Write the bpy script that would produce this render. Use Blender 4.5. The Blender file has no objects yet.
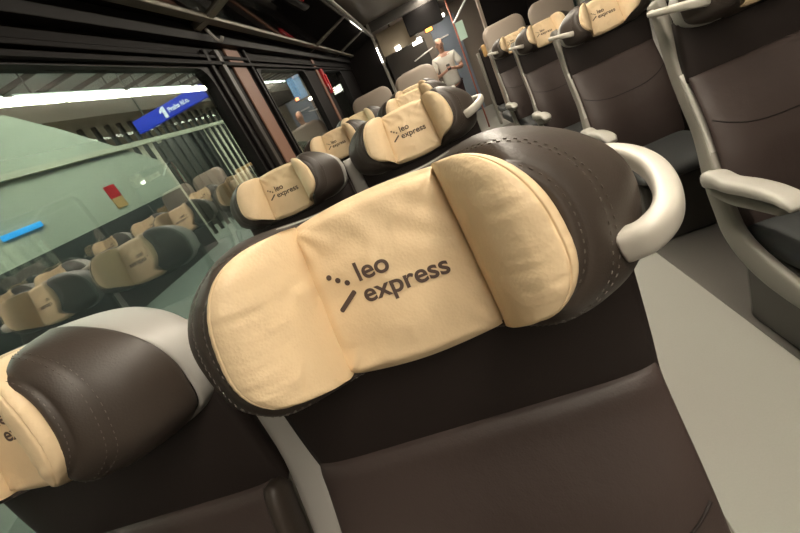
import bpy, bmesh, math, random
from mathutils import Vector, Matrix
random.seed(7)
PI = math.pi
C = bpy.context.scene.collection
CAM_Z = 1.39

# ------------------------------------------------------------------ materials
def mat(name, col, rough=.5, spec=.5, metal=0, bump=None, vary=None, emit=None, estr=0, coat=0):
    m = bpy.data.materials.new(name); m.use_nodes = True
    nt = m.node_tree; b = nt.nodes['Principled BSDF']
    b.inputs['Base Color'].default_value = (*col, 1)
    b.inputs['Roughness'].default_value = rough
    b.inputs['Specular IOR Level'].default_value = spec
    b.inputs['Metallic'].default_value = metal
    b.inputs['Coat Weight'].default_value = coat
    if emit:
        b.inputs['Emission Color'].default_value = (*emit, 1)
        b.inputs['Emission Strength'].default_value = estr
    if bump or vary:
        tc = nt.nodes.new('ShaderNodeTexCoord')
    if vary:
        sc, amt = vary
        n = nt.nodes.new('ShaderNodeTexNoise'); n.inputs['Scale'].default_value = sc; n.inputs['Detail'].default_value = 6
        nt.links.new(tc.outputs['Object'], n.inputs['Vector'])
        r = nt.nodes.new('ShaderNodeMix'); r.data_type = 'RGBA'
        r.inputs[6].default_value = (*[c * (1 - amt) for c in col], 1)
        r.inputs[7].default_value = (*[min(1, c * (1 + amt)) for c in col], 1)
        nt.links.new(n.outputs['Fac'], r.inputs[0]); nt.links.new(r.outputs[2], b.inputs['Base Color'])
    if bump:
        last = None
        for sc, dist, kind in bump:
            if kind == 'n':
                t = nt.nodes.new('ShaderNodeTexNoise'); t.inputs['Scale'].default_value = sc; t.inputs['Detail'].default_value = 4
                out = t.outputs['Fac']
            elif kind == 'w':
                t = nt.nodes.new('ShaderNodeTexNoise'); t.inputs['Scale'].default_value = sc; t.inputs['Detail'].default_value = 3
                t.noise_type = 'RIDGED_MULTIFRACTAL'; t.inputs['Distortion'].default_value = .6
                out = t.outputs['Fac']
            else:
                t = nt.nodes.new('ShaderNodeTexVoronoi'); t.inputs['Scale'].default_value = sc
                out = t.outputs['Distance']
            nt.links.new(tc.outputs['Object'], t.inputs['Vector'])
            bp = nt.nodes.new('ShaderNodeBump'); bp.inputs['Distance'].default_value = dist; bp.inputs['Strength'].default_value = 1
            nt.links.new(out, bp.inputs['Height'])
            if last: nt.links.new(last.outputs['Normal'], bp.inputs['Normal'])
            last = bp
        nt.links.new(last.outputs['Normal'], b.inputs['Normal'])
    return m

M = {}
M['leather'] = mat('brown_black_leather', (.045, .034, .027), .46, .5, bump=[(420, .00012, 'v'), (60, .0003, 'n')])
M['panel'] = mat('dark_brown_leather', (.050, .035, .031), .50, .45, bump=[(380, .00015, 'v'), (14, .003, 'n')])
M['upper'] = mat('black_leather', (.021, .015, .0135), .6, .3, bump=[(500, .00012, 'v')])
M['cover'] = mat('cream_leather', (.74, .565, .355), .5, .4, bump=[(330, .0002, 'v'), (26, .0030, 'w'), (70, .0006, 'n')], vary=(30, .05))
M['logo'] = mat('brown_print', (.085, .055, .045), .6)
M['thread'] = mat('brown_grey_thread', (.105, .088, .075), .7)
M['shell'] = mat('light_grey_plastic', (.37, .355, .33), .4, .5)
M['handle'] = mat('ivory_plastic', (.47, .44, .385), .36, .5)
M['frame'] = mat('warm_grey_plastic', (.23, .215, .185), .45, .5)
M['arm'] = mat('pale_grey_armrest', (.42, .40, .355), .42, .5)
M['tan'] = mat('taupe_plastic', (.30, .245, .20), .5, .4)
M['cushion'] = mat('charcoal_seat', (.050, .052, .052), .55, .4, bump=[(380, .0003, 'v')])
M['dark'] = mat('black_plastic', (.007, .0055, .0055), .5, .18)
M['darkm'] = mat('dark_metal', (.05, .045, .04), .4, .5, .3)
M['wallblack'] = mat('black_wall_panel', (.0055, .0040, .0038), .55, .12)
M['brown'] = mat('brown_pillar_trim', (.23, .115, .075), .5)
M['rail'] = mat('rack_aluminium', (.17, .155, .125), .45, .5, .5)
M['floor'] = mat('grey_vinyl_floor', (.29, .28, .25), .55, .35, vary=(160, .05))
M['floorshade'] = mat('shaded_floor', (.13, .118, .106), .6, .3, vary=(160, .06))  # floor tone darkened to hold the shade under the seats
M['ceil'] = mat('taupe_ceiling', (.22, .185, .155), .5)
M['beige'] = mat('beige_panel', (.55, .46, .33), .5)
M['skin'] = mat('skin', (.62, .36, .26), .5)
M['shirt'] = mat('white_shirt', (.80, .77, .70), .8)
M['trousers'] = mat('maroon_trousers', (.06, .03, .035), .8)
M['hair'] = mat('grey_hair', (.32, .26, .22), .8)
M['red'] = mat('red_plastic', (.55, .02, .03), .4)
M['white'] = mat('white_plastic', (.8, .8, .78), .4)
M['blue'] = mat('blue_sign_face', (.01, .03, .40), .5, emit=(.02, .06, .85), estr=.55)
M['signtext'] = mat('sign_lettering', (.8, .8, .85), .5, emit=(.9, .92, 1), estr=.9)
M['tube'] = mat('lit_tube', (.9, .9, .85), .5, emit=(.93, 1, .93), estr=9)
M['lamp'] = mat('lit_lamp', (.9, .85, .75), .5, emit=(1, .90, .74), estr=46)
M['lampsmall'] = mat('lit_spot', (.9, .85, .75), .5, emit=(1, .93, .82), estr=9)
M['orange'] = mat('lit_orange', (.9, .3, .05), .5, emit=(1, .25, .04), estr=4)
M['screen'] = mat('lit_screen', (.2, .3, .5), .4, emit=(.38, .58, .95), estr=.9)
M['bluelight'] = mat('lit_blue', (.05, .3, .7), .4, emit=(.03, .40, 1), estr=1.0)
M['st_wall'] = mat('station_wall', (.52, .53, .43), .7, vary=(.7, .12))
M['st_back'] = mat('station_back_wall', (.6, .58, .47), .7, vary=(1.2, .15))
M['st_dark'] = mat('station_dark_metal', (.03, .03, .028), .6)
M['st_brown'] = mat('station_brown_fascia', (.10, .062, .042), .6, vary=(2, .2))
M['st_ceil'] = mat('station_ceiling', (.72, .76, .70), .6)
M['st_floor'] = mat('platform_paving', (.16, .17, .15), .6, vary=(3, .2))
M['st_rail'] = mat('station_rail', (.62, .58, .45), .5)
M['track'] = mat('track_ballast', (.05, .05, .05), .9)
M['bluegrey'] = mat('blue_grey_door', (.22, .26, .32), .4)
M['redpole'] = mat('rust_red_pole', (.42, .14, .10), .4)
M['poster'] = mat('pale_green_notice', (.5, .68, .58), .5)
M['bag'] = mat('black_bag_fabric', (.02, .02, .022), .8)
M['orangefab'] = mat('ochre_leather', (.55, .33, .13), .5)

# rack glass and window glass: clear pane with a mirror-like share
def glass(name, tint, refl, rough=.0):
    m = bpy.data.materials.new(name); m.use_nodes = True; nt = m.node_tree
    nt.nodes.clear()
    o = nt.nodes.new('ShaderNodeOutputMaterial'); t = nt.nodes.new('ShaderNodeBsdfTransparent'); g = nt.nodes.new('ShaderNodeBsdfGlossy')
    mx = nt.nodes.new('ShaderNodeMixShader'); fr = nt.nodes.new('ShaderNodeFresnel'); fr.inputs['IOR'].default_value = 1.5
    ma = nt.nodes.new('ShaderNodeMath'); ma.operation = 'MULTIPLY_ADD'; ma.inputs[1].default_value = 1.0; ma.inputs[2].default_value = refl
    ma.use_clamp = True
    ge = nt.nodes.new('ShaderNodeNewGeometry'); io = nt.nodes.new('ShaderNodeMath'); io.operation = 'MULTIPLY_ADD'
    io.inputs[1].default_value = 1 / 1.5 - 1.5; io.inputs[2].default_value = 1.5
    nt.links.new(ge.outputs['Backfacing'], io.inputs[0]); nt.links.new(io.outputs[0], fr.inputs['IOR'])
    t.inputs['Color'].default_value = (*tint, 1); g.inputs['Color'].default_value = (.95, .95, .95, 1); g.inputs['Roughness'].default_value = rough
    nt.links.new(fr.outputs[0], ma.inputs[0]); nt.links.new(ma.outputs[0], mx.inputs[0])
    nt.links.new(t.outputs[0], mx.inputs[1]); nt.links.new(g.outputs[0], mx.inputs[2]); nt.links.new(mx.outputs[0], o.inputs[0])
    return m
M['glass'] = glass('coated_window_glass', (.80, .86, .81), .23)
M['rackglass'] = glass('smoked_rack_glass', (.28, .27, .25), .06, .05)

# ------------------------------------------------------------------ mesh helpers
def link(name, bm, m, parent=None, smooth=True, subsurf=0, loc=None):
    me = bpy.data.meshes.new(name)
    bmesh.ops.recalc_face_normals(bm, faces=bm.faces)
    bm.to_mesh(me); bm.free()
    me.materials.append(m)
    for p in me.polygons: p.use_smooth = smooth
    o = bpy.data.objects.new(name, me); C.objects.link(o)
    if subsurf:
        s = o.modifiers.new('smooth', 'SUBSURF'); s.levels = subsurf; s.render_levels = subsurf
    if parent: o.parent = parent
    if loc: o.location = loc
    return o

def box(bm, x0, x1, y0, y1, z0, z1, bev=0):
    r = bmesh.ops.create_cube(bm, size=1)
    for v in r['verts']:
        v.co = Vector(((x0 + x1) / 2 + v.co.x * (x1 - x0), (y0 + y1) / 2 + v.co.y * (y1 - y0), (z0 + z1) / 2 + v.co.z * (z1 - z0)))
    if bev:
        es = list({e for v in r['verts'] for e in v.link_edges})
        bmesh.ops.bevel(bm, geom=es, offset=bev, segments=3, affect='EDGES', profile=.5)
    return bm

def nb(): return bmesh.new()

def boxobj(name, b, m, parent=None, bev=0, smooth=False):
    return link(name, box(nb(), *b, bev), m, parent, smooth)

def sweep(bm, pts, prof, closed_ends=True, ups=None):
    """loft a profile (function i,t -> list of (a,b)) along pts; a = sideways, b = up"""
    n = len(pts); rings = []
    for i, p in enumerate(pts):
        p = Vector(p); ups_x = ups == 'x'
        d = (Vector(pts[min(i + 1, n - 1)]) - Vector(pts[max(i - 1, 0)])).normalized()
        up = Vector((1, 0, 0)).cross(d) if ups_x else Vector(ups[i]) if ups else Vector((0, 0, 1))
        side = d.cross(up)
        if side.length < 1e-4: side = Vector((1, 0, 0))
        side.normalize(); up2 = side.cross(d).normalized()
        rings.append([bm.verts.new(p + side * a + up2 * b) for a, b in prof(i, i / (n - 1))])
    k = len(rings[0])
    for i in range(n - 1):
        for j in range(k):
            bm.faces.new((rings[i][j], rings[i][(j + 1) % k], rings[i + 1][(j + 1) % k], rings[i + 1][j]))
    if closed_ends:
        bm.faces.new(rings[0][::-1]); bm.faces.new(rings[-1])
    return bm

def ell(a, b, n=16, ex=2.0):
    out = []
    for j in range(n):
        c, s = math.cos(2 * PI * j / n), math.sin(2 * PI * j / n)
        out.append((a * math.copysign(abs(c) ** (2 / ex), c), b * math.copysign(abs(s) ** (2 / ex), s)))
    return out

def catmull(pts, k=6):
    P = [Vector(p) for p in pts]; P = [2 * P[0] - P[1]] + P + [2 * P[-1] - P[-2]]
    out = []
    for i in range(1, len(P) - 2):
        for j in range(k):
            t = j / k; a, b, c, d = P[i - 1], P[i], P[i + 1], P[i + 2]
            out.append(.5 * ((2 * b) + (c - a) * t + (2 * a - 5 * b + 4 * c - d) * t * t + (3 * b - a - 3 * c + d) * t ** 3))
    out.append(P[-2]); return out

def tube(bm, pts, r, n=10): return sweep(bm, pts, lambda i, t: ell(r, r, n))

def prism(bm, poly, axis, a0, a1):
    """extrude a 2D polygon along an axis; axis 'x': poly=(y,z); 'y': (x,z); 'z': (x,y)"""
    def co(p, a): return {'x': (a, p[0], p[1]), 'y': (p[0], a, p[1]), 'z': (p[0], p[1], a)}[axis]
    A = [bm.verts.new(co(p, a0)) for p in poly]; B = [bm.verts.new(co(p, a1)) for p in poly]
    n = len(poly)
    bm.faces.new(A[::-1]); bm.faces.new(B)
    for i in range(n): bm.faces.new((A[i], A[(i + 1) % n], B[(i + 1) % n], B[i]))
    return bm

def rrect(x0, x1, y0, y1, r, k=6):
    out = []
    for cx, cy, a0 in ((x1 - r, y1 - r, 0), (x0 + r, y1 - r, 90), (x0 + r, y0 + r, 180), (x1 - r, y0 + r, 270)):
        for j in range(k + 1):
            a = math.radians(a0 + 90 * j / k); out.append((cx + r * math.cos(a), cy + r * math.sin(a)))
    return out

def empty(name, loc, label, cat, group=None):
    o = bpy.data.objects.new(name, None); C.objects.link(o); o.empty_display_size = .1
    o.location = loc; tag(o, label, cat, group); return o

def tag(o, label=None, cat=None, group=None, kind=None):
    if label: o['label'] = label
    if cat: o['category'] = cat
    if group: o['group'] = group
    if kind: o['kind'] = kind
    return o

def struct(o): o['kind'] = 'structure'; return o

def sm(a, b, x):
    t = max(0, min(1, (x - a) / (b - a))); return t * t * (3 - 2 * t)

def copy_tree(o, parent=None):
    c = o.copy(); C.objects.link(c)
    if parent: c.parent = parent
    for ch in [q for q in bpy.data.objects if q.parent == o]: copy_tree(ch, c)
    return c

# ------------------------------------------------------------------ headrest geometry (x right, v up along the pad, p forward)
TILT = math.radians(15)
HO = Vector((0, -.013, CAM_Z - .164))
HU = Vector((0, math.sin(TILT), math.cos(TILT)))
HF = Vector((0, -math.cos(TILT), math.sin(TILT)))
def H(x, v, p): return HO + Vector((x, 0, 0)) + HU * v + HF * p
def wing(x): return sm(.072, .135, abs(x))
def xe(v): return .0865 - .05 * v             # half width of the flat middle, wider towards the bottom

def sup(a, b, n, th):
    c, s = math.cos(th), math.sin(th)
    return a * math.copysign(abs(c) ** (2 / n), c), b * math.copysign(abs(s) ** (2 / n), s)

NB = 72
def lowsq(a, n, th):      # the lower outer corners are squarer than the upper ones
    return n + 1.5 * max(0, min(1, (a - .155) / .06)) * sm(0, -.45, math.sin(th))
def ringpts(a, b, n, p0, p1, pv=0):
    out = []
    for i in range(NB):
        x, v = sup(a, b, lowsq(a, n, 2 * PI * i / NB), 2 * PI * i / NB)
        v *= .82 + .18 * sm(.05, .16, abs(x)) - (.18 * wing(x) if v < 0 else 0)
        out.append((x, v, p0 + p1 * wing(x) + pv * v / b))
    return out

def loft(bm, rings, capA=True, capB=True):
    R = [[bm.verts.new(H(*q)) for q in r] for r in rings]
    for i in range(len(R) - 1):
        for j in range(NB):
            bm.faces.new((R[i][j], R[i][(j + 1) % NB], R[i + 1][(j + 1) % NB], R[i + 1][j]))
    for flag, r in ((capA, R[0]), (capB, R[-1])):
        if flag:
            cen = sum((v.co for v in r), Vector()) / NB; cv = bm.verts.new(cen)
            for j in range(NB): bm.faces.new((r[j], r[(j + 1) % NB], cv))
    return bm

BODY = [  # a, b, exponent, p0, p1, pv
    (.050, .035, 2.4, -.030, .000, 0),
    (.100, .064, 2.4, -.034, .010, 0),
    (.134, .078, 2.5, -.040, .088, 0),
    (.154, .0865, 2.45, -.034, .114, 0),
    (.161, .0910, 2.45, -.030, .114, 0),
    (.167, .0940, 2.4, -.028, .108, 0),
    (.170, .0955, 2.4, -.029, .104, 0),   # groove at first seam
    (.173, .0970, 2.4, -.027, .1035, 0),
    (.182, .1020, 2.4, -.0255, .097, 0),
    (.1915, .1070, 2.35, -.0265, .0900, 0),
    (.1950, .1085, 2.22, -.0255, .0835, 0),  # groove at second seam
    (.1985, .1105, 2.22, -.0255, .0825, 0),
    (.226, .1150, 2.05, -.038, .074, .002),
    (.2400, .1170, 2.05, -.050, .058, .010),
    (.2435, .1175, 2.05, -.060, .050, .028),
    (.2420, .1165, 2.05, -.062, .046, .034),
]
def body_mesh():
    return loft(nb(), [ringpts(*r) for r in BODY])
def shell_mesh():
    rr = [(.2400, .1140, 2.05, -.058, .046, .034), (.2450, .1160, 2.05, -.059, .046, .034), (.2458, .1165, 2.05, -.066, .040, .026),
          (.2450, .1160, 2.05, -.092, .034, .010), (.2360, .1120, 2.05, -.112, .026, .002), (.200, .100, 2.4, -.126, .012, 0), (.120, .065, 2.4, -.130, 0, 0)]
    return loft(nb(), [ringpts(*r) for r in rr], False, True)

def stitch_mesh():
    from mathutils.bvhtree import BVHTree
    ob = bpy.data.objects.new('pad', meshes['headrest']); C.objects.link(ob)
    sd = ob.modifiers.new('s', 'SUBSURF'); sd.levels = 1
    dg = bpy.context.evaluated_depsgraph_get(); dg.update()
    tree = BVHTree.FromObject(ob, dg); bpy.data.objects.remove(ob)
    bm = nb()
    for k, L, w in ((5, .0036, .0009), (9, .0036, .0009), (11, .0036, .0009)):
        a, b, n, p0, p1, pv = BODY[k]
        # dense polyline then equal arc steps
        P = []
        for i in range(1440):
            x, v = sup(a, b, lowsq(a, n, 2 * PI * i / 1440), 2 * PI * i / 1440); v *= .82 + .18 * sm(.05, .16, abs(x)) - (.18 * wing(x) if v < 0 else 0)
            P.append(H(x, v, p0 + p1 * wing(x) + .0004))
        s = 0; nxt = 0
        for i in range(len(P)):
            q = P[(i + 1) % len(P)]; d = (q - P[i]); s += d.length
            if s >= nxt and d.length > 1e-6:
                nxt = s + .0078
                d.normalize()
                c, nrm, _, _ = tree.find_nearest(P[i])
                if (c - HO).dot(nrm) < 0: nrm = -nrm
                side = d.cross(nrm).normalized(); c = c + nrm * .0002
                vs = []
                for e, sd, up in ((-1, -1, -1), (-1, 1, -1), (1, 1, -1), (1, -1, -1), (-.7, -.6, 1), (-.7, .6, 1), (.7, .6, 1), (.7, -.6, 1)):
                    vs.append(bm.verts.new(c + d * (e * L / 2) + side * (sd * w / 2) + nrm * (up * .0006)))
                for f in ((0, 1, 2, 3), (4, 5, 6, 7), (0, 1, 5, 4), (1, 2, 6, 5), (2, 3, 7, 6), (3, 0, 4, 7)):
                    bm.faces.new([vs[q2] for q2 in f])
    return bm

VB = .0855
def pc(x, v):
    """front surface of the flat middle of the cream cover"""
    p = .0035 * (1 - (x / .09) ** 2) * (1 - (v / VB) ** 2)
    p += .0012 * math.sin(38 * x + 60 * v + 1.0) * math.sin(50 * v - 22 * x)          # soft slackness
    p += .0009 * math.sin(150 * v + 40 * x + 2 * math.sin(60 * x)) * math.exp(-((x + .03) / .05) ** 2 - ((v - .055) / .028) ** 2)
    p += .0010 * math.sin(190 * (v + .6 * x)) * math.exp(-((x - .055) / .03) ** 2 - ((v - .05) / .03) ** 2)
    for sx in (-1, 1):
        for sv in (-1, 1):
            dx, dv = x - sx * xe(sv * VB), v - sv * VB
            d = math.hypot(dx, dv); a = math.atan2(dv * -sv, dx * -sx)
            p += .0022 * math.sin(11 * a + sx + sv) * math.exp(-(d / .035) ** 2) * min(1, d / .008)
    t = abs(v) / VB
    p -= .009 * sm(.86, 1.0, t) ** 1.5 * (t > .86)
    e = abs(x) / xe(v)
    p -= .0040 * sm(.86, 1.0, e)
    return p
def cover_mesh():
    bm = nb(); NX, NV = 56, 48
    g = []
    for j in range(NV + 1):
        v0 = -1 + 2 * j / NV
        v = VB * math.sin(v0 * PI / 2) * .35 + VB * v0 * .65
        row = []
        for i in range(NX + 1):
            x = xe(v) * 1.10 * (-1 + 2 * i / NX)
            vv = v + .0075 * math.copysign(1, v) * max(0, 1 - (x / .09) ** 2) * sm(.5, 1, abs(v) / VB)   # edges bow outwards
            row.append(bm.verts.new(H(x, vv, pc(x, v))))
        g.append(row)
    # skirts wrapping back over the dark pad at top and bottom
    for j, s in ((0, -1), (NV, 1)):
        row = g[j]; prev = row
        for dv, dp in ((.0012, -.008), (.0005, -.022)):
            new = []
            for i, vtx in enumerate(row):
                new.append(bm.verts.new(vtx.co + HU * (s * dv) + HF * dp))
            for i in range(NX):
                bm.faces.new((prev[i], prev[i + 1], new[i + 1], new[i]))
            prev = new
    for j in range(NV):
        for i in range(NX):
            bm.faces.new((g[j][i], g[j][i + 1], g[j + 1][i + 1], g[j + 1][i]))
    return bm

def bolster_mesh(sx):
    bm = nb(); NS, NV = 30, 48; g = []
    VT = .0885
    prof = [(0, -.010), (.02, .004), (.07, .024), (.16, .046), (.28, .062), (.42, .073), (.56, .080), (.70, .083), (.80, .083), (.845, .0825), (.865, .0800), (.885, .0815), (.95, .079), (.985, .072), (1.0, .058), (1.0, .040)]
    def pr(s):
        for (a, pa), (b, pb) in zip(prof, prof[1:]):
            if a <= s <= b and b > a:
                t = (s - a) / (b - a); return (pa + (pb - pa) * t) * 1.14
        return prof[-2][1]
    ss = sorted(set([0, .01, .02, .045, .07, .11, .16, .22, .28, .35, .42, .49, .56, .63, .70, .76, .80, .825, .845, .855, .865, .875, .885, .91, .94, .965, .985, .993, 1.0]))
    for j in range(NV + 1):
        v0 = -1 + 2 * j / NV; t = math.sin(v0 * PI / 2) * .6 + v0 * .4
        v = VT * t
        e = max(0, 1 - abs(t) ** 2.4) ** (1 / 2.0)
        th = max(0, 1 - abs(t) ** 3.2) ** .6
        row = []
        x0 = xe(v) - .004
        x1 = x0 + .0045 + (.1605 - .0885) * e * (1 - .04 * t)
        for s in ss:
            x = x0 + (x1 - x0) * s
            # gathers along the outer seam and slack folds across the pad
            fold = .0007 * math.sin(34 * t + 2.5 * math.sin(5 * t) + 3 * sx) * math.sin(PI * min(1, s * 1.05)) + .0008 * math.sin(71 * t + 4 * s) * s
            base = -.010 + .075 * wing(x)
            p = pr(s)
            p = base + (p + fold - base) * (.25 + .75 * th) if p > base else p
            vv = v if t > 0 else t * (.0845 - .015 * min(1, s * 1.3))
            row.append(bm.verts.new(H(sx * x, vv, p)))
        # outer skirt into the dark pad
        x = x1 - .003
        row.append(bm.verts.new(H(sx * x, vv * .985, row[-1].co.dot(HF) - HO.dot(HF) - .03)))
        g.append(row)
    n = len(g[0])
    for j in range(NV):
        for i in range(n - 1):
            bm.faces.new((g[j][i], g[j][i + 1], g[j + 1][i + 1], g[j + 1][i]))
    return bm

def text_mesh(txt, size, extr=0, offset=0.0):
    cu = bpy.data.curves.new('lettering', 'FONT'); cu.body = txt; cu.size = size; cu.extrude = extr; cu.offset = offset
    o = bpy.data.objects.new('lettering', cu); C.objects.link(o)
    dg = bpy.context.evaluated_depsgraph_get(); dg.update()
    me = bpy.data.meshes.new_from_object(o.evaluated_get(dg))
    bm = nb(); bm.from_mesh(me)
    bpy.data.objects.remove(o); bpy.data.curves.remove(cu); bpy.data.meshes.remove(me)
    return bm

def logo_mesh():
    out = nb()
    def put(txt, x0, x1, vbase, height, slope):
        b = text_mesh(txt, .03, 0, .0006)
        bmesh.ops.triangulate(b, faces=b.faces)
        bmesh.ops.subdivide_edges(b, edges=[e for e in b.edges if e.calc_length() > .004], cuts=2)
        xs = [v.co.x for v in b.verts]; ys = [v.co.y for v in b.verts]
        kx = (x1 - x0) / (max(xs) - min(xs)); mx = min(xs)
        ky = height
        mp = {}
        for v in b.verts:
            x = x0 + (v.co.x - mx) * kx; w = vbase + v.co.y * ky + slope * (x - x0)
            mp[v] = out.verts.new(H(x, w, pc(x, w) + .0009))
        for f in b.faces:
            try: out.faces.new([mp[v] for v in f.verts])
            except ValueError: pass
        b.free()
    put('leo', -.0322, .0030, .0118, .93, -.02)
    put('express', -.0345, .0580, -.0120, .93, -.02)
    for x, v in ((-.0619, .0264), (-.0540, .0204), (-.0455, .0146)):
        ring = []
        for i in range(16):
            a = 2 * PI * i / 16; X, V = x + .0030 * math.cos(a), v + .0030 * math.sin(a)
            ring.append(out.verts.new(H(X, V, pc(X, V) + .0009)))
        out.faces.new(ring)
    a, b = Vector((-.0430, .0030)), Vector((-.0640, -.0110)); d = (b - a); L = d.length; d.normalize(); nn = Vector((-d.y, d.x))
    ring = []
    for i in range(8):
        an = PI * i / 7; q = a + nn * (.0026 * math.cos(an)) - d * (.0018 * math.sin(an)); ring.append(q)
    for i in range(8):
        an = PI + PI * i / 7; q = b + nn * (.0026 * math.cos(an)) - d * (.0018 * math.sin(an)); ring.append(q)
    out.faces.new([out.verts.new(H(q.x, q.y, pc(q.x, q.y) + .0009)) for q in ring])
    return out

# ------------------------------------------------------------------ seat geometry
def interp(tab, z):
    if z >= tab[0][0]: return tab[0][1]
    for (a, fa), (b, fb) in zip(tab, tab[1:]):
        if b <= z <= a: return fa + (fb - fa) * (a - z) / (a - b)
    return tab[-1][1]
LOW = [(.994, .014), (.990, .010), (.986, -.001), (.975, -.0100), (.955, -.018), (.920, -.036), (.875, -.062), (.817, -.088), (.716, -.125), (.60, -.150), (.50, -.160), (.44, -.158)]
def pad(profile, z0, z1, hw, side_back, nx=28, nz=44, thick=.05, flare=0):
    """upholstered panel: front follows profile(z), sides roll back"""
    bm = nb(); g = []
    for j in range(nz + 1):
        t = j / nz; z = z1 + (z0 - z1) * t; row = []
        w = hw + flare * t
        for i in range(nx + 1):
            s = -1 + 2 * i / nx; s = .6 * s + .4 * math.sin(s * PI / 2)
            row.append(bm.verts.new((s * w, profile(z) + side_back * abs(s) ** 10, z)))
        row.append(bm.verts.new((w * .97, profile(z) + side_back + thick, z)))
        row.insert(0, bm.verts.new((-w * .97, profile(z) + side_back + thick, z)))
        g.append(row)
    n = len(g[0])
    for j in range(nz):
        for i in range(n - 1): bm.faces.new((g[j][i], g[j][i + 1], g[j + 1][i + 1], g[j + 1][i]))
        bm.faces.new((g[j][n - 1], g[j][0], g[j + 1][0], g[j + 1][n - 1]))
    bm.faces.new(g[0]); bm.faces.new(g[-1][::-1])
    return bm
def lower_mesh(): 
    b = nb()
    b.free()
    zs = []
    bm = nb(); g = []; nx = 30
    zl = [.992, .990, .988, .986, .981, .975, .966, .955] + [.955 - .0257 * k for k in range(1, 21)]
    for z in zl:
        row = []; w = .2350 + .010 * (.99 - z) / .5
        y = interp(LOW, z)
        for i in range(nx + 1):
            s = -1 + 2 * i / nx; s = .55 * s + .45 * math.sin(s * PI / 2)
            row.append(bm.verts.new((s * w, y + .016 * abs(s) ** 9 + .006 * math.cos(s * 5.2) * sm(.95, .75, z), z)))
        row.append(bm.verts.new((w * .985, y + .07, z))); row.insert(0, bm.verts.new((-w * .985, y + .07, z)))
        g.append(row)
    n = len(g[0])
    for j in range(len(g) - 1):
        for i in range(n - 1): bm.faces.new((g[j][i], g[j][i + 1], g[j + 1][i + 1], g[j + 1][i]))
        bm.faces.new((g[j][n - 1], g[j][0], g[j + 1][0], g[j + 1][n - 1]))
    bm.faces.new(g[0]); bm.faces.new(g[-1][::-1])
    return bm
def low_y(x, z):
    w = .2350 + .010 * (.99 - z) / .5; s = x / w
    return interp(LOW, z) + .016 * abs(s) ** 9 + .006 * math.cos(s * 5.2) * sm(.95, .75, z)
def seam_mesh():
    pts = []
    for i in range(41):
        s = -1 + 2 * i / 40; x = .225 * s
        z = .845 - .055 * (1 - abs(s) ** 2.6)
        pts.append((x, low_y(x, z) - .0005, z))
    return tube(nb(), pts, .0022, 6)
def upper_mesh():
    return pad(lambda z: .006 + .010 * sm(1.0, 1.2, z), .970, 1.165, .2345, .012, thick=.05)
def back_shell_mesh():
    bm = nb()
    path = [(0, .075, 1.24), (0, .065, 1.10), (0, .045, .95), (0, .0, .80), (0, -.05, .62), (0, -.08, .46)]
    return sweep(bm, catmull(path, 4), lambda i, t: ell(.222, .022, 20, 5), ups=[(0, 1, 0)] * 21)
def cushion_mesh():
    bm = nb(); g = []
    sec = [(-.135, .470), (-.20, .476), (-.35, .480), (-.50, .478), (-.57, .470), (-.60, .445), (-.60, .41), (-.57, .385), (-.30, .375), (-.12, .385)]
    rings = []
    for i in range(15):
        s = -1 + 2 * i / 14; e = abs(s) ** 6
        rings.append([bm.verts.new((s * .235, y, z - .018 * e * (1 if z > .42 else -1) + .012 * s * s)) for y, z in sec])
    k = len(sec)
    for i in range(14):
        for j in range(k): bm.faces.new((rings[i][j], rings[i][(j + 1) % k], rings[i + 1][(j + 1) % k], rings[i + 1][j]))
    bm.faces.new(rings[0]); bm.faces.new(rings[-1][::-1])
    return bm
def frame_mesh(sx):
    """moulded side frame: down behind the pad, then curving forward under the armrest"""
    path = [(1.245, .070), (1.194, .056), (1.10, .036), (.998, .010), (.90, -.030), (.80, -.075), (.716, -.112), (.62, -.118), (.52, -.123), (.46, -.150), (.405, -.215), (.365, -.32), (.345, -.44), (.345, -.54)]
    pts = catmull([(sx * (.250 - .024 * sm(.62, .80, z)), y + .080 * sm(.5, .75, z), z) for z, y in path], 4)
    def pf(i, t):
        w = .017; h = .034 + .024 * sm(.3, .75, t) - .02 * sm(.8, 1, t)
        return ell(w, h, 14, 4)
    return sweep(nb(), pts, pf, ups='x')
def edge_mesh(sx):
    path = [(.998, -.022), (.90, -.062), (.80, -.107), (.716, -.146), (.66, -.160)]
    pts = catmull([(sx * (.252 - .024 * sm(.62, .80, z)), y + .075, z) for z, y in path], 4)
    return sweep(nb(), pts, lambda i, t: ell(.013, .008, 10, 4), ups='x')
def arm_mesh(sx):
    X = sx * .262
    pts = catmull([(X, -.080, .652), (X, -.13, .662), (X, -.19, .660), (X, -.27, .672), (X, -.36, .680), (X, -.42, .676), (X, -.448, .660)], 5)
    def pf(i, t):
        return ell(.034 - .008 * sm(.85, 1, t), .030 - .006 * sm(.1, .35, t) - .012 * sm(.5, 1, t), 16, 3)
    return sweep(nb(), pts, pf)
def arm_base_mesh(sx):
    X = sx * .262
    pts = catmull([(X, -.10, .628), (X, -.20, .618), (X, -.30, .630), (X, -.40, .642)], 5)
    return sweep(nb(), pts, lambda i, t: ell(.026, .026 - .010 * t, 12, 4))
def handle_mesh(sx):
    P = [(.200, .165, 1.212), (.232, .158, 1.217), (.260, .128, 1.219), (.273, .080, 1.220), (.271, .025, 1.220), (.258, -.025, 1.218), (.240, -.060, 1.214), (.217, -.074, 1.208), (.196, -.068, 1.203)]
    pts = catmull([(sx * x, y, z) for x, y, z in P], 6)
    return sweep(nb(), pts, lambda i, t: ell(.0105 + .0010 * t, .0085 + .0065 * t, 18, 2.8))
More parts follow.
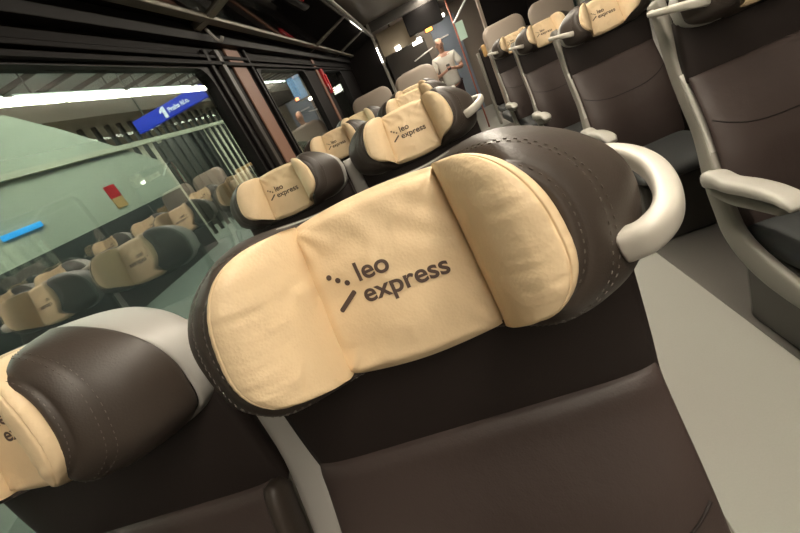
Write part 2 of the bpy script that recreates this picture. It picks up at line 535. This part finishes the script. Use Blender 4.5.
def handle_post_mesh(sx):
    path = [(1.242, .078), (1.20, .062), (1.12, .045), (1.03, .022)]
    pts = catmull([(sx * .222, y + .09, z) for z, y in path], 4)
    return sweep(nb(), pts, lambda i, t: ell(.020 - .006 * t, .030, 12, 4), ups=[(0, 1, .3)] * len(pts))
def column_mesh(sx):
    """plastic infill between two seats of a pair"""
    path = [(1.22, .060), (1.10, .035), (.99, .018), (.90, -.018), (.80, -.062), (.70, -.10), (.60, -.12)]
    pts = catmull([(sx * .2635, y + .03, z) for z, y in path], 4)
    return sweep(nb(), pts, lambda i, t: ell(.030, .022, 14, 4), ups=[(0, 1, .4)] * len(pts))
def side_pad_mesh(sx):
    path = [(.985, .016), (.965, -.002), (.90, -.030), (.80, -.076), (.70, -.118), (.60, -.14)]
    pts = catmull([(sx * .226, y, z) for z, y in path], 4)
    return sweep(nb(), pts, lambda i, t: ell(.015 * min(1, .45 + t * 5), .026 * min(1, .4 + t * 6), 14, 2.6), ups=[(0, 1, .4)] * len(pts))
def pedestal_mesh():
    bm = nb(); box(bm, -.19, .19, -.50, -.08, .002, .37, .02)
    return bm

G_SEATS = 'forward rows of dark seats with cream headrests'
meshes = {}
def part(name, maker, m, parent, key=None, smooth=True, subsurf=0, label=None):
    key = key or name
    if key not in meshes:
        o = link(name, maker(), M[m], parent, smooth, subsurf); meshes[key] = o.data
    else:
        o = bpy.data.objects.new(name, meshes[key]); C.objects.link(o); o.parent = parent
        if subsurf:
            s = o.modifiers.new('smooth', 'SUBSURF'); s.levels = subsurf; s.render_levels = subsurf
    if label: o['label'] = label
    return o

def make_seat(loc, label, aisle, handle):
    """aisle: +1 / -1 which side the aisle is on"""
    t = empty('train_seat', loc, label, 'seat', G_SEATS)
    part('upper_back', upper_mesh, 'upper', t, label='black upper backrest panel')
    lb = part('lower_back', lower_mesh, 'panel', t, subsurf=1, label='dark brown lower backrest panel')
    part('pocket_seam', seam_mesh, 'upper', lb)
    part('back_shell', back_shell_mesh, 'frame', t)
    part('seat_cushion', cushion_mesh, 'cushion', t, subsurf=1)
    part('pedestal', pedestal_mesh, 'darkm', t, smooth=False)
    for sx in ((-1, 1) if handle else ()):
        if sx == aisle:
            fr = part('side_frame', lambda: frame_mesh(sx), 'frame', t, 'frame%d' % sx, label='warm grey moulded side frame')
            part('frame_edge', lambda: edge_mesh(sx), 'arm', fr, 'fedge%d' % sx)
        else:
            part('middle_column', lambda: column_mesh(sx), 'shell', t, 'column%d' % sx, label='grey plastic infill between the pair')
    if not handle: part('side_pad', lambda: side_pad_mesh(aisle), 'leather', t, 'spad%d' % aisle)
    if handle:
        ar = part('armrest', lambda: arm_mesh(aisle), 'arm', t, 'arm%d' % aisle, label='pale grey armrest')
        part('armrest_base', lambda: arm_base_mesh(aisle), 'frame', ar, 'armb%d' % aisle)
        h = part('handle', lambda: handle_mesh(aisle), 'handle', t, 'handle%d' % aisle, subsurf=1, label='ivory loop grab handle')
        part('handle_post', lambda: handle_post_mesh(aisle), 'frame', h, 'hpost%d' % aisle)
    hr = part('headrest', body_mesh, 'leather', t, subsurf=1, label='dark leather winged headrest')
    part('headrest_cover', cover_mesh, 'cover', hr, label='cream leather cover')
    part('cover_bolster', lambda: bolster_mesh(-1), 'cover', hr, 'bol-1', subsurf=1); part('cover_bolster', lambda: bolster_mesh(1), 'cover', hr, 'bol1', subsurf=1)
    part('printed_logo', logo_mesh, 'logo', hr, smooth=False, label='brown printed lettering and mark')
    part('stitching', stitch_mesh, 'thread', hr, smooth=False)
    part('headrest_shell', shell_mesh, 'shell', hr, subsurf=1, label='light grey headrest shell')
    return t

XA, XB, XC, XD = -.098, -.628, 1.062, 1.592
Y1, PITCH = .379, 1.15
LAB = {
 ('A', 0): 'nearest aisle seat filling the middle foreground, with cream winged headrest and white loop handle',
 ('B', 0): 'window seat beside the foreground seat, cut off by the left edge of the photo',
 ('A', 1): 'aisle seat directly behind the foreground seat, its lettered cream headrest fully visible',
 ('B', 1): 'window seat in the second row, lettered cream headrest against the large left window',
 ('A', 2): 'left aisle seat in the third row, only the top of its cream headrest showing',
 ('B', 2): 'window seat in the third row, headrest beside the brown window pillar',
 ('A', 3): 'left aisle seat in the fourth row, right before the taupe seat backs',
 ('B', 3): 'window seat in the fourth row, right before the taupe seat backs',
 ('C', 1): 'nearest seat across the aisle with the big pale armrest at the right edge',
 ('C', 2): 'second seat across the aisle, lettered cream headrest touching the top of the photo',
 ('C', 3): 'third seat across the aisle from the camera, in front of the taupe seat backs',
 ('C', 4): 'fourth and farthest cream-topped seat across the aisle',
 ('D', 1): 'right window seat beside the nearest seat across the aisle',
 ('D', 2): 'right window seat beside the second seat across the aisle',
 ('D', 3): 'right window seat beside the third seat across the aisle',
}
for (c, k), lab in LAB.items():
    x = {'A': XA, 'B': XB, 'C': XC, 'D': XD}[c]
    make_seat((x, Y1 + PITCH * k, 0), lab, 1 if c in 'AB' else -1, c in 'AC')

# seats that face away: taupe shells with rounded tops
def tan_shell():
    bm = nb(); g = []
    rows = [(1.30, .06), (1.15, .05), (.95, .03), (.75, 0), (.55, -.03), (.45, -.05)]
    poly = rrect(-.235, .235, .50, 1.44, .10, 8)
    A = []; 
    rings = []
    for sc, y in ((.86, -.012), (.95, 0), (.99, .018), (1.0, .045), (.985, .075), (.93, .09)):
        cx, cz = 0, .97
        rings.append([bm.verts.new((cx + (px - cx) * sc - 0, y + .10 * (pz - .97), cz + (pz - cz) * (1 - (1 - sc) * .5))) for px, pz in poly])
    n = len(poly)
    for i in range(len(rings) - 1):
        for j in range(n): bm.faces.new((rings[i][j], rings[i][(j + 1) % n], rings[i + 1][(j + 1) % n], rings[i + 1][j]))
    bm.faces.new(rings[0][::-1]); bm.faces.new(rings[-1])
    return bm
def tan_pad():
    return box(nb(), -.20, .20, .085, .14, .52, 1.40, .03)
def tan_cushion(): return box(nb(), -.23, .23, .06, .58, .38, .48, .03)
def tan_ped(): 
    bm = box(nb(), -.05, .05, .2, .34, 0, .39, .01); box(bm, -.12, .12, .14, .42, 0, .02, .004); return bm
TL = [(XA + .06, 4.80, -.01, 'taupe back of the seat facing away in the left aisle column'), (XB + .06, 4.80, -.01, 'taupe back of the seat facing away beside the left windows'),
      (XC, 5.22, .04, 'taupe back of the seat facing away across the aisle'), (XD, 5.22, .04, 'taupe back of the seat facing away by the right windows'),
      (XA + .05, 6.75, .02, 'darker farther seat back facing away, below the ceiling lamp at the doorway')]
for x, y, dz, lab in TL:
    t = empty('rear_facing_seat', (x, y, 0), lab, 'seat', 'taupe seats facing away')
    o = part('back_shell', tan_shell, 'tan', t, 'tshell'); o.location.z = dz
    part('back_pad', tan_pad, 'panel', t, 'tpad'); part('seat_cushion', tan_cushion, 'cushion', t, 'tcush'); part('pedestal', tan_ped, 'darkm', t, 'tped', smooth=False)

# ------------------------------------------------------------------ car shell
XL, XR = -.97, 1.93
YB, YE = -2.2, 10.6
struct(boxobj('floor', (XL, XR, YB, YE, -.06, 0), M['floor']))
struct(boxobj('floor_shade_right', (.85, XR, YB, 7.4, -.01, .002), M['floorshade'])); struct(boxobj('floor_shade_left', (XL, .10, YB, 7.4, -.01, .002), M['floorshade']))  # thin darker overlays paint in the soft shade beneath the seat rows
o = struct(boxobj('ceiling', (XL - .06, XR + .06, YB, YE, 2.36, 2.42), M['ceil']))

WIN = [(-1.9, -.55), (-.42, 2.27), (2.965, 4.26), (5.08, 6.3)]
ZS, ZT = .80, 1.39 + .478
def wall(name, x0, x1, wins, zs, zt, m):
    bm = nb()
    box(bm, x0, x1, YB, YE, 0, zs); box(bm, x0, x1, YB, YE, zt, 2.36)
    ys = [YB] + [q for w in wins for q in w] + [YE]
    for a, b in zip(ys[0::2], ys[1::2]): box(bm, x0, x1, a, b, zs, zt)
    return struct(link(name, bm, M[m], None, False))
wall('wall_left', XL - .07, XL, WIN, ZS, ZT, 'wallblack')
RW = [(-1.9, -.1), (.3, 2.27), (2.9, 4.26), (5.08, 6.3)]
wall('wall_right', XR, XR + .07, RW, 1.05, ZT, 'wallblack')

def window(n, x, w, zs, zt, side):
    root = bpy.data.objects.new('window_%d' % n, None); C.objects.link(root); root.location = (x, (w[0] + w[1]) / 2, zs); root['kind'] = 'structure'
    L = (w[1] - w[0]) / 2; h = zt - zs
    outer = rrect(-L, L, 0, h, .002); inner = rrect(-L + .02, L - .02, .02, h - .012, .09)
    bm = nb(); rings = []
    for poly, xx in ((outer, -.035), (outer, .008), (inner, .008), (inner, -.035)):
        rings.append([bm.verts.new((xx * side, a, b)) for a, b in poly])
    k = len(outer)
    for i in range(4):
        A, B = rings[i], rings[(i + 1) % 4]
        for j in range(k): bm.faces.new((A[j], A[(j + 1) % k], B[(j + 1) % k], B[j]))
    link('window_frame', bm, M['dark'], root, False)
    bm = nb(); prism(bm, inner, 'x', -.026 * side, -.020 * side); g = link('pane', bm, M['glass'], root, False)
for i, w in enumerate(WIN): window(i + 1, XL, w, ZS, ZT, 1)
for i, w in enumerate(RW): window(i + 5, XR, w, 1.05, ZT, -1)

# pillar and cantrail trim on the left wall
def trim(n, b, m, bev=.004): return struct(boxobj('trim_%d' % n, b, M[m], None, bev))
trim(1, (XL, XL + .012, 2.60, 2.80, .3, 1.99), 'brown')
trim(2, (XL, XL + .022, 2.30, 2.335, .3, 1.95), 'dark')
trim(3, (XL, XL + .030, 2.42, 2.47, .3, 1.95), 'darkm')
trim(4, (XL, XL + .022, 2.87, 2.90, .3, 1.99), 'dark')
trim(5, (XL, XL + .012, 4.74, 4.84, .3, 1.99), 'brown')
trim(6, (XL, XL + .020, YB, 7.4, 1.905, 1.925), 'wallblack')
trim(7, (XL, XL + .050, YB, 7.4, 1.975, 2.05), 'dark')
trim(8, (XL, XL + .06, YB, 7.4, .05, .70), 'darkm')
# coving above the rack
bm = nb(); prism(bm, [(XL, 2.36), (XL, 2.05), (XL + .10, 2.07), (XL + .45, 2.355), (XL + .45, 2.36)], 'y', YB, 7.4)
o = link('trim_9', bm, M['wallblack'], None, False); struct(o)
struct(boxobj('trim_10', (XL + .01, XL + .03, YB, 7.4, 1.868, 1.885), M['wallblack']))

# red emergency hammer on the second pillar
t = empty('emergency_hammer', (XL, 4.93, 1.70), 'small red emergency hammer holder on the window pillar', 'safety hammer')
boxobj('holder', (0, .03, -.05, .05, -.02, .17), M['red'], t, .006); boxobj('label_plate', (.03, .033, -.04, .04, -.06, .0), M['white'], t)
boxobj('hammer', (.01, .05, -.02, .02, -.10, .10), M['red'], t, .006)

# luggage rack over the left seats
t = empty('luggage_rack', (-.65, 2.5, 2.05), 'long glass luggage rack on metal rails above the left windows', 'luggage rack')
def local(o, root):
    o.parent = root; o.matrix_parent_inverse = Matrix.Translation(-root.location); return o
def rail_obj(name, pts, r, m):
    return local(link(name, tube(nb(), pts, r, 12), M[m]), t)
lo = boxobj('lower_rail', (-.875, -.825, YB, 7.35, 2.035, 2.065), M['rail'], None, .006); local(lo, t)
rail_obj('front_rail', [(-.43, YB, 2.172), (-.43, 2, 2.172), (-.43, 7.35, 2.172)], .022, 'rail')
bm = nb(); prism(bm, [(-.83, 2.050), (-.83, 2.056), (-.44, 2.166), (-.44, 2.160)], 'y', YB, 7.35); local(link('glass_shelf', bm, M['rackglass'], None, False), t)
for y in (-.9, .6, 2.30, 4.7, 6.2):
    bm = nb(); prism(bm, [(-.965, 2.015), (-.965, 2.045), (-.84, 2.062), (-.43, 2.182), (-.43, 2.157), (-.84, 2.036)], 'y', y - .035, y + .035)
    local(link('bracket', bm, M['rail'], None, False), t)
o = link('coat_hook', tube(nb(), catmull([(-.90, 2.36, 2.03), (-.88, 2.36, 1.97), (-.86, 2.36, 1.95), (-.84, 2.36, 1.965)], 5), .009, 8), M['shell']); local(o, t)
# things on the rack
def blob_bag(name, loc, sx, sy, sz, lab, m):
    bm = box(nb(), -sx, sx, -sy, sy, 0, sz * 2, min(sx, sz) * .55)
    r = empty(name, loc, lab, 'bag'); link('bag_body', bm, M[m], r, True)
    link('carry_strap', tube(nb(), catmull([(-sx * .4, -sy * .6, sz * 1.7), (-sx * .4, -sy * .2, sz * 2.2), (-sx * .4, sy * .2, sz * 2.2), (-sx * .4, sy * .6, sz * 1.7)], 5), .010, 8), M['darkm'], r)
    return r
b = blob_bag('backpack', (-.66, 3.25, 2.118), .13, .30, .065, 'black backpack lying on the glass luggage rack', 'bag')
boxobj('red_tag', (.10, .135, -.05, .05, .01, .06), M['red'], b, .004)

# ceiling lights over the aisle and over the seats
for k in range(11):
    y = -1.9 + k * 1.15
    t = empty('ceiling_light', (.50, y, 2.36), 'warm white ceiling lamp panel above the aisle', 'ceiling light', 'ceiling lamp panels')
    t['label'] = 'warm white lamp panel in the ceiling above the aisle'
    boxobj('diffuser', (-.055, .055, -.55, .55, -.022, -.010), M['lamp'], t)
    boxobj('housing', (-.08, .08, -.57, .57, -.012, 0), M['shell'], t)

# ------------------------------------------------------------------ far end: doorway, vestibule, person
struct(boxobj('wall_back', (XL, XR, YE, YE + .06, 0, 2.36), M['ceil']))
struct(boxobj('wall_rear', (XL, XR, YB - .06, YB, 0, 2.36), M['ceil']))
bm = box(nb(), XL, -.46, 7.45, 7.51, 0, 2.36); struct(link('wall_partition', bm, M['wallblack'], None, False))
bm = box(nb(), 1.28, XR, 7.45, 7.51, 0, 2.36); struct(link('wall_doorway', bm, M['wallblack'], None, False))
trim(11, (-.46, -.42, 7.43, 7.50, 0, 2.36), 'frame'); 
trim(12, (1.24, 1.28, 7.42, 7.53, 0, 2.36), 'tan')
struct(boxobj('trim_13', (-.42, 1.24, 7.44, 7.52, 2.22, 2.36), M['darkm']))
t = tag(boxobj('doorway_light', (-.452, -.432, 7.40, 7.43, 1.76, 1.99), M['lampsmall']), 'short lit strip on the left doorway post', 'light strip')
o = tag(boxobj('ceiling_bulkhead', (-.42, .22, 8.2, 8.3, 1.86, 2.25), M['beige']), 'beige overhead panel beyond the doorway, left of the dark screen', 'panel')
t = empty('overhead_display', (.44, 8.0, 2.36), 'dark overhead display box hanging from the ceiling above the far aisle', 'display')
boxobj('housing', (-.32, .30, -.10, .10, -.42, -.03), M['dark'], t, .01); boxobj('hanger', (-.03, .03, -.03, .03, -.05, 0), M['darkm'], t)
def bulb(name, loc, w, h, m, lab):
    t = empty(name, loc, lab, 'lamp')
    boxobj('lit_face', (-w, w, -.02, 0, -h, h), M[m], t, .004); boxobj('stem', (-.012, .012, .015, .035, h, 2.36 - loc[2]), M['darkm'], t); boxobj('housing', (-w - .02, w + .02, 0, .05, -h - .015, h + .015), M['darkm'], t)
bulb('spot_lamp', (-.14, 8.2, 1.39 + .50), .05, .035, 'lampsmall', 'white spot lamp above the farther taupe seat back')
bulb('vestibule_lamp', (.24, 9.4, 1.39 + .52), .10, .05, 'lampsmall', 'white vestibule lamp left of the standing man')
bulb('orange_lamp', (.54, 9.4, 1.39 + .64), .07, .06, 'orange', 'orange lamp above the standing man')
bulb('door_lamp', (.80, 9.4, 1.39 + .72), .12, .03, 'lampsmall', 'bright white lamp above the blue-grey end door')
o = struct(empty('door_1', (.87, YE - .04, 0), None, None)) if False else None
dr = bpy.data.objects.new('door_1', None); C.objects.link(dr); dr.location = (.92, YE, 0); dr['kind'] = 'structure'
boxobj('door_leaf', (-.30, .30, -.06, 0, 0, 2.15), M['bluegrey'], dr, .01); boxobj('door_handle', (-.22, .05, -.10, -.06, 1.78, 1.81), M['white'], dr, .006)
bx = boxobj('vestibule_cabinet', (-.5, .42, YE - .56, YE - .005, 0, 1.95), M['darkm'], None, .01); tag(bx, 'dark cabinet at the far end left of the standing man', 'cabinet')
o = link('grab_pole', tube(nb(), [(.86, 7.9, 0), (.86, 7.9, 1.2), (.86, 7.9, 2.36)], .013, 12), M['redpole']); tag(o, 'rust red vertical grab pole beside the blue-grey door', 'pole')
o = link('handrail', tube(nb(), [(.82, 7.5, 1.79), (1.0, 7.5, 1.93), (1.16, 7.5, 2.05)], .016, 10), M['white']); tag(o, 'white slanted handrail by the far doorway', 'handrail')
o = link('cross_handrail', tube(nb(), [(.05, 9.5, 1.60), (.28, 9.5, 1.64), (.50, 9.5, 1.68)], .013, 10), M['white']); tag(o, 'thin white rail left of the head of the standing man', 'handrail')
o = boxobj('notice_board', (.882, 1.01, 7.88, 7.90, 1.52, 1.80), M['poster']); tag(o, 'pale green notice panel right of the red pole', 'notice')
t = empty('notice_stand', (0, 0, 0), 'x', 'x') if False else None

# dark far seats right of the aisle in front of the doorway (facing forward, ochre covers)
def far_seat(loc, lab):
    t = empty('folding_seat', loc, lab, 'seat', 'dark seats before the far doorway')
    boxobj('backrest', (-.21, .21, 0, .09, .46, 1.30), M['upper'], t, .03); boxobj('headrest_cover', (-.17, .17, -.03, .02, 1.16, 1.32), M['orangefab'], t, .02)
    boxobj('seat_cushion', (-.22, .22, -.48, 0, .38, .47), M['cushion'], t, .03); boxobj('leg', (-.04, .04, -.24, -.10, 0, .40), M['darkm'], t)
    boxobj('side_frame', (-.25, -.215, -.02, .10, .2, 1.25), M['frame'], t, .008)
far_seat((1.13, 6.55, 0), 'dark seat with ochre headrest just before the far doorway')

# the standing man
def skin_body(name, verts, edges, m, parent=None, sub=2, root=0):
    me = bpy.data.meshes.new(name); me.from_pydata([v[:3] for v in verts], edges, []); me.materials.append(M[m])
    o = bpy.data.objects.new(name, me); C.objects.link(o)
    s = o.modifiers.new('skin', 'SKIN'); s.use_smooth_shade = True; s.use_x_symmetry = False
    for i, v in enumerate(verts):
        r = v[3] if isinstance(v[3], tuple) else (v[3], v[3])
        me.skin_vertices[0].data[i].radius = r; me.skin_vertices[0].data[i].use_root = (i == root)
    if sub:
        q = o.modifiers.new('sub', 'SUBSURF'); q.levels = sub; q.render_levels = sub
    if parent: o.parent = parent
    return o
pm = empty('person', (.60, 9.0, 0), 'man in white shirt and dark trousers at the far doorway, looking down at a phone', 'person')
BV = [(0, 0, .94, (.11, .08)), (0, 0, 1.10, (.14, .105)), (0, 0, 1.28, (.16, .11)), (0, .01, 1.42, (.13, .09)), (0, 0, 1.49, .055), (0, -.02, 1.545, .055), (0, -.035, 1.62, (.074, .09)), (0, -.03, 1.70, (.072, .088)), (0, -.02, 1.75, (.045, .055)),
      (-.19, .0, 1.41, .055), (-.25, -.02, 1.25, .046), (-.27, -.06, 1.12, .040), (-.17, -.22, 1.14, .033), (-.07, -.30, 1.17, .026), (-.03, -.33, 1.185, .024),
      (.19, .0, 1.41, .055), (.25, -.02, 1.25, .046), (.27, -.06, 1.12, .040), (.17, -.22, 1.14, .033), (.07, -.30, 1.17, .026), (.03, -.33, 1.185, .024),
      (-.09, 0, .80, .07), (-.10, -.01, .50, .058), (-.105, .02, .10, .042), (-.11, -.04, .045, .042), (-.115, -.15, .035, .034),
      (.09, 0, .80, .07), (.10, -.01, .50, .058), (.105, .02, .10, .042), (.11, -.04, .045, .042), (.115, -.15, .035, .034)]
BE = [(0, 1), (1, 2), (2, 3), (3, 4), (4, 5), (5, 6), (6, 7), (7, 8), (3, 9), (9, 10), (10, 11), (11, 12), (12, 13), (13, 14), (3, 15), (15, 16), (16, 17), (17, 18), (18, 19), (19, 20), (0, 21), (21, 22), (22, 23), (23, 24), (24, 25), (0, 26), (26, 27), (27, 28), (28, 29), (29, 30)]
# fingers
for sx, wi in ((-1, 14), (1, 20)):
    for q in range(4):
        a = len(BV); BV += [(sx * (.015), -.345 - .004 * q, 1.165 + .018 * q, .010), (sx * -.012, -.365 - .003 * q, 1.17 + .018 * q, .009), (sx * -.03, -.352, 1.172 + .018 * q, .008)]
        BE += [(wi, a), (a, a + 1), (a + 1, a + 2)]
    a = len(BV); BV += [(sx * .02, -.31, 1.215, .011), (sx * .0, -.325, 1.245, .009)]; BE += [(wi, a), (a, a + 1)]
skin_body('body', BV, BE, 'skin', pm)
g = 1.12
SV = [(0, 0, .84, (.185, .15)), (0, 0, .96, (.175, .14)), (0, 0, 1.10, (.165, .13)), (0, 0, 1.28, (.182, .13)), (0, .01, 1.41, (.15, .11)), (0, .005, 1.47, (.075, .072)), (-.19, 0, 1.41, .072), (-.245, -.02, 1.26, .066), (-.262, -.045, 1.19, .066), (.19, 0, 1.41, .072), (.245, -.02, 1.26, .066), (.262, -.045, 1.19, .066)]
skin_body('shirt', SV, [(0, 1), (1, 2), (2, 3), (3, 4), (4, 5), (4, 6), (6, 7), (7, 8), (4, 9), (9, 10), (10, 11)], 'shirt', pm)
TV = [(0, 0, .95, (.168, .132)), (-.09, 0, .84, .105), (-.10, -.01, .50, .080), (-.105, .01, .12, .072), (.09, 0, .84, .105), (.10, -.01, .50, .080), (.105, .01, .12, .072)]
skin_body('trousers', TV, [(0, 1), (1, 2), (2, 3), (0, 4), (4, 5), (5, 6)], 'trousers', pm)
HV = [(0, .03, 1.62, (.075, .062)), (0, .01, 1.72, (.080, .078)), (0, -.01, 1.765, (.055, .062))]
skin_body('hair', HV, [(0, 1), (1, 2)], 'hair', pm)
bm = nb()
bmesh.ops.create_uvsphere(bm, u_segments=10, v_segments=8, radius=.014, matrix=Matrix.Translation((0, -.125, 1.635)) @ Matrix.Diagonal((.8, 1.3, 1.6, 1)))
for sx in (-1, 1): bmesh.ops.create_uvsphere(bm, u_segments=8, v_segments=6, radius=.016, matrix=Matrix.Translation((sx * .076, -.02, 1.64)) @ Matrix.Diagonal((.5, 1, 1.7, 1)))
link('nose_and_ears', bm, M['skin'], pm)
bm = nb()
for sx in (-1, 1): bmesh.ops.create_uvsphere(bm, u_segments=8, v_segments=6, radius=.009, matrix=Matrix.Translation((sx * .03, -.108, 1.66)))
bmesh.ops.create_uvsphere(bm, u_segments=8, v_segments=6, radius=.018, matrix=Matrix.Translation((0, -.108, 1.585)) @ Matrix.Diagonal((1.2, .5, .3, 1)))
link('eyes_and_mouth', bm, M['trousers'], pm)
o = boxobj('phone', (-.035, .035, -.006, .006, -.07, .07), M['dark'], None, .004); o.location = (.60, 8.655, 1.22); o.rotation_euler = (math.radians(-40), 0, 0)
tag(o, 'small dark phone in the hands of the standing man', 'phone')

# ------------------------------------------------------------------ station outside the left windows
tag(struct(boxobj('floor_platform', (-16, -1.45, -14, 60, -.4, -.05), M['st_floor'])))
struct(boxobj('ground_track', (-1.45, 8, -14, 60, -1.2, -1.0), M['track']))
def Zc(z): return CAM_Z + z
bm = nb(); prism(bm, [(-8, -.05), (-8, Zc(2.3)), (6.4, Zc(2.12)), (7.2, Zc(1.78)), (9.1, Zc(.80)), (9.1, -.05)], 'x', -6.25, -6.0)
o = link('stair_wall', bm, M['st_wall'], None, False); tag(o, 'pale green sloping wall of the stairs on the platform', 'wall')
o = boxobj('wall_rail', (-6.0, -5.93, -8, 16, Zc(1.20), Zc(1.29)), M['st_rail']); tag(o, 'long pale rail along the green platform wall', 'rail')
struct(boxobj('wall_station', (-9.6, -9.4, -14, 60, -.05, 8), M['st_back']))
o = boxobj('fascia_beam', (-9.3, -6.3, -8, 30, Zc(2.02), Zc(2.36)), M['st_brown']); tag(o, 'brown overhead beam below the station light tubes', 'beam')
struct(boxobj('ceiling_station', (-9.4, -1.8, -14, 60, Zc(3.2), Zc(3.3)), M['st_ceil']))
o0 = None
for i in range(26):
    y = 1.5 + i * 1.0
    o = boxobj('ceiling_batten', (-9.3, -2.0, y - .02, y + .02, Zc(3.10), Zc(3.20)), M['darkm'])
    tag(o, 'dark cross batten under the station ceiling', 'batten', 'station ceiling battens')
for k in range(9):
    y0 = -2 + k * 3.0
    for x, z, q in ((-6.2, 2.44, 0),):
        t = empty('light_tube', (x, y0 + 1.4, Zc(z)), ('bright light tube in the row along the station beam' if q == 0 else 'bright light tube of the upper row under the station ceiling'), 'light tube', ('lower station light tubes' if q == 0 else 'upper station light tubes'))
        boxobj('tube', (-.05, .05, -1.38, 1.38, -.035, .035), M['tube'], t, .02); boxobj('fitting', (-.02, .02, -1.4, 1.4, .035, .07), M['shell'], t)
        for hy in (-1, 1): boxobj('hanger_rod', (-.01, .01, hy - .01, hy + .01, .08, 3.2 - z), M['st_dark'], t)
for i in range(26):
    y = 8.4 + i * .42
    o = boxobj('fence_slat', (-7.06, -6.98, y - .05, y + .05, -.05, Zc(2.02)), M['st_dark'], None, .006)
    tag(o, 'dark upright slat of the platform stair fence', 'slat', 'stair fence slats')
o = boxobj('kiosk', (-8.6, -7.4, 13.2, 14.4, -.05, Zc(1.6)), M['st_dark'], None, .02); tag(o, 'dark kiosk block behind the blue platform sign', 'kiosk')

# hanging blue platform sign
t = empty('platform_sign', (-4.40, 8.0, Zc(1.40)), 'hanging blue platform sign with white number 1 and lettering', 'sign')
boxobj('sign_board', (-.86, .86, -.06, .06, -.15, .09), M['blue'], t, .006)
for dx in (-.6, .6):
    boxobj('hanger_rod', (dx - .012, dx + .012, -.012, .012, .09, 2.2), M['st_dark'], t)
def sign_text(txt, size, x, z, parent):
    b = text_mesh(txt, size, .002, .010 if txt == '1' else .003)
    for v in b.verts: v.co = Vector((x + v.co.x, -.066 - v.co.z, z + v.co.y))
    return link('lettering', b, M['signtext'], parent, False)
bm = nb(); prism(bm, [(-.20, -.13), (-.13, -.13), (-.13, .07), (-.18, .07), (-.26, .015), (-.26, -.025), (-.20, .01)], 'y', -.068, -.058); link('numeral', bm, M['signtext'], t, False)
sign_text('Praha hl.n.', .115, -.08, -.07, t)
# far departures screen and lights seen through the second window
t = empty('departure_screen', (-5.0, 20, Zc(1.72)), 'large pale blue lit departure screen seen through the second window', 'screen')
boxobj('lit_panel', (-.50, .50, -.03, 0, -.50, .48), M['screen'], t); boxobj('cabinet', (-.55, .55, 0, .15, -.55, .53), M['st_dark'], t)
for dx in (-.4, .4): boxobj('hanger_rod', (dx - .02, dx + .02, .05, .09, .53, 1.88), M['st_dark'], t)
o = boxobj('column', (-6.9, -6.3, 18.6, 19.2, -.05, Zc(3.6)), M['st_brown']); tag(o, 'brown station column left of the departure screen', 'column')
o = boxobj('round_clock', (-4.1, -3.8, 19.9, 20, Zc(.45), Zc(.75)), M['lampsmall'], None, .12, True); tag(o, 'small round white lit disc below the departure screen', 'lamp')
o = boxobj('far_lamp', (-3.5, -2.9, 18.6, 18.7, Zc(.68), Zc(.95)), M['lampsmall'], None, .02); tag(o, 'white lit panel seen through the third window', 'lamp')
t = empty('wall_notice', (-6.0, 7.25, Zc(.45)), 'small red and yellow notice on the pale green platform wall', 'notice')
boxobj('red_plate', (0, .02, -.14, .14, -.02, .22), M['red'], t); boxobj('yellow_plate', (0, .02, -.14, .14, -.22, -.02), M['orangefab'], t)
o = boxobj('reflection_backing', (-6.0, -5.975, -8, 9.1, -.05, Zc(.10)), M['track']); tag(o, 'dark band added along the foot of the green platform wall behind the window reflections', 'reflection backing')  # dark band added so the seat reflections show in the lower glass
o = boxobj('blue_glow', (-6.0, -5.96, 4.95, 5.60, Zc(.455), Zc(.535)), M['bluelight'], None, .01); tag(o, 'bright blue strip added on the green platform wall for the blue reflection in the window', 'lamp')  # glowing strip added to stand in for a blue reflection in the glass

# ------------------------------------------------------------------ light, world, camera
w = bpy.data.worlds.new('World'); bpy.context.scene.world = w; w.use_nodes = True
w.node_tree.nodes['Background'].inputs[0].default_value = (.030, .034, .030, 1)
w.node_tree.nodes['Background'].inputs[1].default_value = 1
def area(name, loc, sx, sy, power, col, rot=(0, 0, 0)):
    l = bpy.data.lights.new(name, 'AREA'); l.shape = 'RECTANGLE'; l.size = sx; l.size_y = sy; l.energy = power; l.color = col
    o = bpy.data.objects.new(name, l); C.objects.link(o); o.location = loc; o.rotation_euler = rot; return o
for k in range(5):
    area('station_lamp', (-4.0, 2 + k * 5, Zc(3.0)), 3, 3, 85, (.95, 1, .93))
    area('ceiling_fill', (-4.2, 2 + k * 5, Zc(2.60)), .4, 4.5, 300, (.95, 1, .95), (PI, 0, 0))  # added upward fill without a fixture, brightens the station ceiling
for k in range(4):
    area('back_wall_fill', (-8.0, 6 + k * 5, Zc(1.99)),   .3, 4, 220, (1, .97, .85))  # fill added below the beam, no lamp body, lifts the station back wall

Xv = (0.9071845474524348, -0.36381887045426453, -0.21131026090775612)
Yv = (0.03660019845409364, -0.4320973128524524, 0.9010839792709728)
Zv = (-0.41913795143919125, -0.8251834594361869, -0.37867616235549484)
cam = bpy.data.cameras.new('camera'); co = bpy.data.objects.new('camera', cam); C.objects.link(co)
cam.sensor_width = 36; cam.lens = 404.3 * 36 / 800; cam.clip_start = .01
# camera axes in world space: right = first components, up = minus second, back = minus third
R = Matrix(((Xv[0], -Xv[1], -Xv[2]), (Yv[0], -Yv[1], -Yv[2]), (Zv[0], -Zv[1], -Zv[2])))
co.matrix_world = Matrix.Translation((0, 0, CAM_Z)) @ R.to_4x4()
sc = bpy.context.scene; sc.camera = co
sc.view_settings.view_transform = 'Standard'; sc.view_settings.look = 'None'; sc.view_settings.gamma = 1
sc.view_settings.exposure = 0.15
sc.cycles.max_bounces = 8; sc.cycles.transparent_max_bounces = 12
